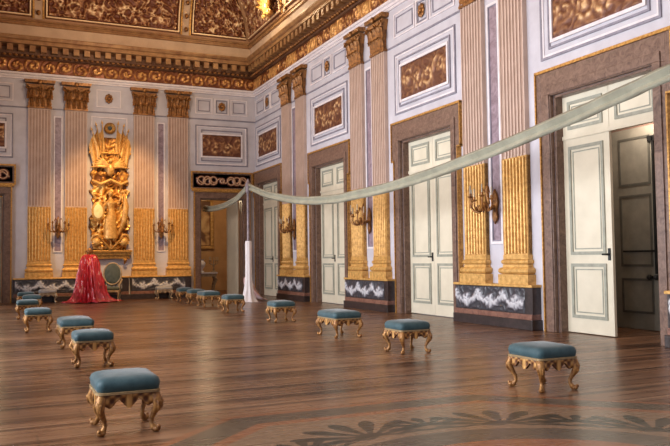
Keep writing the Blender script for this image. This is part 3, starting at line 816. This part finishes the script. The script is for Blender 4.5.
dup(sc, (-4.30, -.04, 2.95), 0, 'small gilded branching sconce on the back wall right of the gold trophy', 'sconces on the back wall')
for k in range(3):
    dup(sc, (-.05, -(s_(k) + 1.82), 2.78), RW, 'branching gilt right-wall sconce in the pilaster ' + PAIR[k], 'sconces on the right wall')

# ------------------------------------------------------------------ stools
def rrect(hx, hy, r, n=5):
    pts = []
    for cx, cy, a0 in ((hx - r, hy - r, 0), (-hx + r, hy - r, PI / 2), (-hx + r, -hy + r, PI), (hx - r, -hy + r, 1.5 * PI)):
        for i in range(n + 1): a = a0 + PI / 2 * i / n; pts.append((cx + r * cos(a), cy + r * sin(a)))
    return pts
def cushion(hx, hy, layers, r=.07):
    mb = MB(); vs = []; n = None
    for z, ins in layers:
        k = max(hx - ins, .01), max(hy - ins, .01)
        pts = rrect(k[0], k[1], max(min(r, k[0], k[1]) , .005)); n = len(pts); vs += [(x, y, z) for x, y in pts]
    fs = [(i * n + k, i * n + (k + 1) % n, (i + 1) * n + (k + 1) % n, (i + 1) * n + k) for i in range(len(layers) - 1) for k in range(n)]
    fs += [tuple(range(n - 1, -1, -1)), tuple(range((len(layers) - 1) * n, len(layers) * n))]
    return mb.add(vs, fs)
def make_stool(hx, hy, gilt='stool_gilt', seat='blue', braid='trim_gold'):
    t = thing('stool', 'stool', 'stool'); t.scale = (1, 1, 1.055)
    lay = [(.375, .012), (.385, 0), (.44, -.008), (.475, .004), (.495, .03), (.508, .08), (.516, .14), (.52, .20), (.522, .26)]
    cushion(hx, hy, lay).build('seat', seat, t, True)
    MB().add(cushion(hx + .006, hy + .006, [(.355, .0), (.357, -.004), (.377, -.004), (.379, .0)]).v, cushion(hx + .006, hy + .006, [(.355, .0), (.357, -.004), (.377, -.004), (.379, .0)]).f).build('braid', braid, t, True)
    # carved, scalloped apron on four sides
    def side(hl, off, rz):
        T = Matrix.Rotation(rz, 4, 'Z') @ Matrix.Translation((0, -off, 0)); mb = MB(); mb.a = []
        nu, nv = 36, 8; vs = []
        for j in range(nv + 1):
            for i in range(nu + 1):
                x = hl * (2 * i / nu - 1); q = abs(x) / hl
                bot = .262 + .035 * (1 - q) * 0 - .030 * cos(q * 3 * PI) - .03 * q ** 6 + (.03 if q > .3 else .0) * (1 - q)
                z = bot + (.357 - bot) * j / nv
                e = max(0, min(1, .5 + .5 * cos(x * 62) * cos((z - .3) * 55))) if 0 < j < nv else 0.2
                if q < .16: e = max(e, 1 - (q / .16) ** 2)
                mb.a.append(e); vs.append((x, -.012 * e, z))
        mb.add(vs, [(j * (nu + 1) + i, j * (nu + 1) + i + 1, (j + 1) * (nu + 1) + i + 1, (j + 1) * (nu + 1) + i) for j in range(nv) for i in range(nu)], T)
        bx = MB().prism([(x_[0], x_[2]) for x_ in vs[:nu + 1]] + [(hl, .357), (-hl, .357)], .002, .03, T)
        mb.add(bx.v, bx.f); return mb
    for hl, off, rz in ((hx - .03, hy - .02, 0), (hx - .03, hy - .02, PI), (hy - .03, hx - .02, PI / 2), (hy - .03, hx - .02, -PI / 2)):
        side(hl, off, rz).build('apron', 'stool_relief' if gilt == 'stool_gilt' else gilt, t, True)
    for sx in (-1, 1):
        for sy in (-1, 1):
            def q(o, z): return (sx * (hx - .05 + o), sy * (hy - .05 + o), z)
            m = MB().tube([q(0, .357), q(.012, .32), q(.028, .27), q(.024, .225), q(.0, .17), q(-.022, .115), q(-.022, .07), q(-.004, .035), q(.012, .012)],
                          [.040, .048, .05, .040, .029, .023, .022, .03, .026], 10)
            m.ball(q(.020, .028), (.036, .036, .028), 10)                       # scrolled foot
            m.ball(q(.035, .045), (.020, .020, .020), 8)
            for k in (-1, 0, 1):                                                  # acanthus on the knee
                b0 = Vector(q(.02, .31)); dv = Vector((-sy * k * .022, sx * k * .022, 0))
                m.tube([b0 + dv * .5, Vector(q(.048, .27)) + dv, Vector(q(.045, .22)) + dv * .8, Vector(q(.03, .18)) + dv * .2], [.012, .018, .014, .006], 6)
            for d in ((-sx, 0), (0, -sy)):                                        # little scrolls beside the knee
                c0 = Vector(q(.0, .275)); dd = Vector((d[0], d[1], 0))
                m.tube([c0 + dd * (.03 + .055 * i / 9) + Vector((0, 0, .022 * sin(i * .8))) for i in range(10)], [.018 - .001 * i for i in range(10)], 6)
            m.build('leg', gilt, t, True)
    return t
st_a = make_stool(.285, .315); st_b = make_stool(.30, .47); st_p = make_stool(.33, .24, 'pale_gilt', 'pale_seat', 'pale_gilt')
first = {}
def place_stool(proto, x, y, rz, label, group):
    if proto.name not in first:
        first[proto.name] = 1; proto.location = (x, y, 0); proto.rotation_euler = (0, 0, rz); return tag(proto, label, 'stool', group)
    return dup(proto, (x, y, 0), rz, label, group)
GR = 'blue velvet gilt stools in the right-hand row'; GL = 'blue velvet gilt stools in the left-hand row'
place_stool(st_a, -4.70, -25.28, 0, 'blue velvet gilded stool alone at the right, nearest one in front of the half-open door', GR)
place_stool(st_a, -4.38, -21.42, 0, 'blue velvet gilded stool near the centre, second from the right in the photo', GR)
place_stool(st_b, -4.30, -18.45, 0, 'long teal velvet gilded bench stool in the middle of the right-hand row', GR)
place_stool(st_a, -4.07, -14.35, 0, 'blue velvet gilded stool just right of the white-wrapped post', GR)
place_stool(st_a, -4.10, -10.1, 0, 'blue velvet gilded stool just left of the white-wrapped post', GR)
place_stool(st_b, -4.05, -7.0, 0, 'long teal velvet stool in front of the right back doorway, second behind the white-wrapped post', GR)
place_stool(st_a, -4.0, -5.0, 0, 'far blue velvet stool before the right back doorway, leftmost but one of its cluster', GR)
place_stool(st_a, -4.0, -3.2, 0, 'farthest small blue velvet stool before the right back doorway, leftmost of its cluster', GR)
place_stool(st_a, -9.64, -25.16, 0, 'large blue velvet gilded stool in the left foreground', GL)
place_stool(st_a, -9.40, -20.35, 0, 'dark blue velvet gilded stool right behind the foreground one in the left row', GL)
place_stool(st_b, -9.38, -17.35, 0, 'dark blue velvet gilded stool, third from the front of the left row', GL)
place_stool(st_a, -9.88, -13.75, 0, 'blue velvet gilded stool with bright top, fourth from the front of the left row', GL)
place_stool(st_a, -9.95, -9.3, 0, 'blue velvet gilded stool, fifth from the front of the left row', GL)
place_stool(st_a, -9.70, -5.9, 0, 'pale-lit blue velvet stool, last but one at the far end of the left row', GL)
place_stool(st_a, -9.78, -3.1, 0, 'pale-lit blue velvet stool at the very far end of the left row', GL)
place_stool(st_p, -8.9, -.62, 0, 'pale upholstered stool against the back wall, left of the red-draped throne', 'pale stools against the back wall')
place_stool(st_p, -4.30, -.62, 0, 'pale upholstered stool against the back wall, right of the armchair', 'pale stools against the back wall')

# ------------------------------------------------------------------ throne with its red cloth, armchair
def throne():
    t = thing('throne', 'gilded throne hidden under the red cloth with its crest showing', 'throne', (-7.42, -1.6, 0)); t.scale = (.7, .62, 1)
    MB().box(-.36, .36, -.3, .3, .42, .56).build('seat', 'gold', t, bevel=.04)
    MB().prism([(-.34, .5), (.34, .5), (.34, 1.35), (.2, 1.62), (-.2, 1.62), (-.34, 1.35)], .12, .20).build('backrest', 'gold', t, bevel=.02)
    for sx in (-1, 1):
        for sy in (-1, 1): MB().tube([(sx * .32, sy * .26, .45), (sx * .35, sy * .29, .3), (sx * .3, sy * .25, .1), (sx * .34, sy * .28, 0)], [.05, .05, .03, .045], 8).build('leg', 'gold', t, True)
        MB().tube([(sx * .33, .26, .95), (sx * .36, 0, .92), (sx * .35, -.26, .88), (sx * .33, -.26, .5)], [.035, .035, .045, .035], 8).build('armrest', 'gold', t, True)
    m = MB(); m.ball((0, .0, 2.03), (.14, .08, .12), 12)
    for s in (-1, 1): m.tube([(0, .0, 2.0), (s * .12, .0, 2.05), (s * .22, .0, 1.98)], [.06, .05, .02], 8)
    m.build('crest', 'dark_gold', t, True)
throne()
def red_cloth():
    mb = MB(); seg = 96; prof = [(.15, 1.85), (.25, 1.80), (.32, 1.68), (.36, 1.5), (.39, 1.3), (.43, 1.1), (.47, .85), (.51, .6), (.55, .38), (.60, .2), (.68, .08), (.82, .028), (.85, .012)]
    vs = [(0, 0, 1.87)]
    for i, (r, z) in enumerate(prof):
        f = (1.8 - z) / 1.8
        for k in range(seg):
            a = 2 * PI * k / seg
            sn = sin(a * 10 + 1.4 * sin(a * 3) + z * 1.5)
            fold = 1 + (.05 + .16 * f) * (1 - 2 * abs(sn) ** .7) + .06 * sin(a * 23 + 2 + z * 3)
            ex = 1.0 + (.28 * f ** 3 if cos(a) > 0 else .12 * f ** 3) * abs(cos(a))
            zz = z + (.015 * (1 + sin(a * 11)) if i > 9 else .04 * sin(a * 5) * (1 - f))
            vs.append((r * fold * ex * cos(a), min(r * fold * .82 * sin(a) - .06 * f, .62), max(zz, .008)))
    n = len(prof)
    fs = [(1 + i * seg + k, 1 + i * seg + (k + 1) % seg, 1 + (i + 1) * seg + (k + 1) % seg, 1 + (i + 1) * seg + k) for i in range(n - 1) for k in range(seg)] + [(0, 1 + (k + 1) % seg, 1 + k) for k in range(seg)]
    mb.add(vs, fs)
    o = mb.build('draped_cloth', 'crimson', None, True, loc=(-7.42, -1.6, 0))
    s = o.modifiers.new('thick', 'SOLIDIFY'); s.thickness = .008
    tag(o, 'shiny crimson red cloth draped over the throne and pooling on the floor', 'cloth')
red_cloth()
def armchair():
    t = thing('armchair', 'gilt armchair with dark oval back beside the red-draped throne', 'armchair', (-6.46, -.70, 0), -.3); t.scale = (1.12, 1.0, 1.15)
    T = Matrix.Translation((0, .27, .95)) @ Matrix.Rotation(-.12, 4, 'X')
    def oval(r): return [(r[0] * cos(2 * PI * i / 28), 0, r[1] * sin(2 * PI * i / 28)) for i in range(29)]
    MB().ball((0, 0, 0), (.30, .055, .37), 24, T).build('backrest', 'chair_fabric', t, True)
    MB().tube(oval((.32, .39)), .032, 8, T, False).build('back_frame', 'pale_gilt', t, True)
    cushion(.31, .29, [(.38, .01), (.44, -.01), (.48, .02), (.50, .1), (.505, .2)]).build('seat', 'chair_fabric', t, True)
    cushion(.32, .30, [(.31, .0), (.38, .0)]).build('seat_frame', 'pale_gilt', t, True)
    for sx in (-1, 1):
        for sy in (-1, 1): MB().tube([(sx * .27, sy * .25, .36), (sx * .29, sy * .27, .25), (sx * .26, sy * .24, .1), (sx * .28, sy * .26, 0)], [.04, .035, .022, .035], 8).build('leg', 'pale_gilt', t, True)
        MB().tube([(sx * .28, .28, .78), (sx * .36, .1, .74), (sx * .37, -.12, .70), (sx * .33, -.2, .6), (sx * .30, -.18, .36)], [.028, .03, .035, .028, .03], 8).build('armrest', 'pale_gilt', t, True)
        MB().tube([(sx * .20, .26, .36), (sx * .22, .28, .66)], .03, 8).build('back_post', 'pale_gilt', t, True)
armchair()

# ------------------------------------------------------------------ posts and hanging ribbon
PX, PY = -2.0, -5.15
def post(x, y, top, label, skirt=True):
    t = thing('post', label, 'post', (x, y, 0))
    MB().lathe([(.07, 0.0), (.07, 2.3), (.075, 2.32), (.06, 2.4), (.055, top - .35), (.09, top - .3), (.11, top - .18), (.11, top + .02), (.06, top + .1), (.03, top + .22)], 14).build('shaft', 'post', t, True)
    if skirt:
        m = MB(); m.lathe([(.11, 2.32), (.125, 2.2), (.12, 1.5), (.13, 1.0), (.15, .6), (.20, .3), (.26, .12), (.33, .02), (.35, .006)], 48, wave=lambda a, z: 1 + .12 * sin(a * 7) * (1 if z < 1 else .4))
        m.build('white_sleeve', 'white_cloth', t, True)['label'] = 'white cloth wrapped round the lower half'
    else: MB().lathe([(.3, 0), (.3, .03), (.12, .06), (.09, .2)], 20).build('foot', 'post', t, True)
post(PX, PY, 4.48, 'tall slim grey post wrapped in white cloth at its foot, near the room corner')
cl = MB()
def fl(u, v):
    a = -1.5 + 2.6 * u
    return (.12 + .62 * v * (1 - .3 * u) + .1 * sin(u * 7), .25 + (u - .5) * 1.1, .02 + .95 * (1 - v) ** 2 * (1 - abs(u - .5)) + .04 * (1 + sin(u * 21 + v * 3)) * (1 - v * .5))
cl.grid(fl, 24, 12)
o = cl.build('floor_cloth', 'pink_cloth', None, True, loc=(PX + .06, PY + .45, 0)); o.modifiers.new('t', 'SOLIDIFY').thickness = .01
tag(o, 'pale pink cloth heaped on the floor at the right side of the white-wrapped post', 'cloth')
def ribbon(pts, label, w0=.25):
    # catmull-rom through the hanging points
    P3 = [Vector(p) for p in pts]; path = []
    Q = [P3[0] * 2 - P3[1]] + P3 + [P3[-1] * 2 - P3[-2]]
    for i in range(1, len(Q) - 2):
        for k in range(10):
            s = k / 10; a, b_, c, d = Q[i - 1:i + 3]
            path.append(.5 * ((2 * b_) + (c - a) * s + (2 * a - 5 * b_ + 4 * c - d) * s * s + (3 * b_ - 3 * c + d - a) * s ** 3))
    path.append(P3[-1]); n = len(path); rows = 7; vs = []
    for i, p in enumerate(path):
        for j in range(rows):
            q = j / (rows - 1) - .5
            vs.append((p.x + .035 * cos(q * 9) + .01 * sin(i * .7 + j), p.y, p.z + q * w0))
    fs = [(i * rows + j, i * rows + j + 1, (i + 1) * rows + j + 1, (i + 1) * rows + j) for i in range(n - 1) for j in range(rows - 1)]
    o = MB().add(vs, fs).build('hanging_ribbon', 'ribbon', None, True); s = o.modifiers.new('t', 'SOLIDIFY'); s.thickness = .02; s.offset = 0
    return tag(o, label, 'ribbon')
PTS = [(-2.0, -5.29, 4.38), (-2.0, -7.6, 3.88), (-2.0, -10.6, 3.46), (-2.0, -12.9, 3.31), (-2.0, -14.2, 3.30), (-2.0, -17.0, 3.36), (-2.0, -19.9, 3.58), (-2.0, -22.6, 3.88), (-2.0, -23.95, 4.06), (-2.0, -24.95, 4.20), (-2.0, -26.56, 4.38)]
ribbon(PTS, 'long grey-green ribbon swagged from the tall post along the right wall past the doors')
ribbon([(PX, PY + .14, 4.38), (-2.06, -3.9, 4.05), (-2.1, -2.2, 3.88), (-2.15, -.6, 3.86), (-2.18, 1.0, 3.95)], 'short pale ribbon running from the tall post into the right back doorway')
post(-2.0, -26.7, 4.45, 'bare post holding the near end of the long ribbon, right of the photo', False)

# ------------------------------------------------------------------ light
def area(name, loc, rot, sx, sy, power, col, spread=None):
    l = bpy.data.lights.new(name, 'AREA'); l.shape = 'RECTANGLE'; l.size = sx; l.size_y = sy; l.energy = power; l.color = col
    if spread: l.spread = spread
    o = bpy.data.objects.new(name, l); C.objects.link(o); o.location = loc; o.rotation_euler = rot; return o
for y, e in zip(WY, (170, 430, 560, 540, 480, 280)):
    area('window_daylight', (-W - .6, y, 3.65), (0, -PI / 2, 0), 5.4, 2.3, e, (.90, .93, 1.0), 2.1)
def point(name, loc, power, col, r=.25):
    l = bpy.data.lights.new(name, 'POINT'); l.energy = power; l.color = col; l.shadow_soft_size = r
    o = bpy.data.objects.new(name, l); C.objects.link(o); o.location = loc; return o
WARM = (1.0, .66, .36)
for y in (-5, -13, -21, -29): point('added_warm_fill', (-6.5, y, 9.6), 380, (1.0, .74, .50), .6)  # warm fill lamps added overhead, out of view; no chandelier is built
l = bpy.data.lights.new('throne_spot_light', 'SPOT'); l.energy = 4600; l.color = (1.0, .58, .22); l.spot_size = math.radians(38); l.spot_blend = .6; l.shadow_soft_size = .2
o = bpy.data.objects.new('throne_spot_light', l); C.objects.link(o); o.location = (-6.5, -7.5, 10.8)
o.rotation_euler = (Vector((-6.2, 0, 3.0)) - o.location).to_track_quat('-Z', 'Y').to_euler()
point('cornice_lamp', (-1.6, -4.4, 11.9), 150, (1.0, .8, .5), .1)
for x in (-1.5, -11.2): point('next_room_lamp', (x, 3.2, 4.5), 120, (1.0, .75, .45), .3)
point('added_passage_fill', (1.3, -21.2, 4.5), 110, (1, .85, .7), .1)  # unseen fill added to brighten the inner door
w = bpy.data.worlds.new('world'); bpy.context.scene.world = w; w.use_nodes = True
w.node_tree.nodes['Background'].inputs[0].default_value = (.75, .82, 1.0, 1); w.node_tree.nodes['Background'].inputs[1].default_value = .28

# ------------------------------------------------------------------ camera
cx, cy, h, yaw, pitch, roll, f = -10.77353, -32.65835, 1.6, .423807, .047591, -.012554, 750.77
fw = Vector((sin(yaw) * cos(pitch), cos(yaw) * cos(pitch), sin(pitch))); r = Vector((cos(yaw), -sin(yaw), 0)); u = r.cross(fw)
r2 = r * cos(roll) + u * sin(roll); u2 = -r * sin(roll) + u * cos(roll)
cam = bpy.data.cameras.new('camera'); co = bpy.data.objects.new('camera', cam); C.objects.link(co)
cam.sensor_width = 36; cam.sensor_fit = 'HORIZONTAL'; cam.lens = f * 36 / 670; cam.clip_end = 200
R = Matrix((r2, u2, -fw)).transposed().to_4x4(); co.matrix_world = Matrix.Translation((cx, cy, h)) @ R
sc_ = bpy.context.scene; sc_.camera = co
sc_.view_settings.view_transform = 'Standard'; sc_.view_settings.look = 'None'; sc_.view_settings.gamma = 1; sc_.view_settings.exposure = 0
sc_.cycles.use_denoising = True; sc_.cycles.max_bounces = 7
try: sc_.cycles.denoiser = 'OPENIMAGEDENOISE'
except Exception: pass
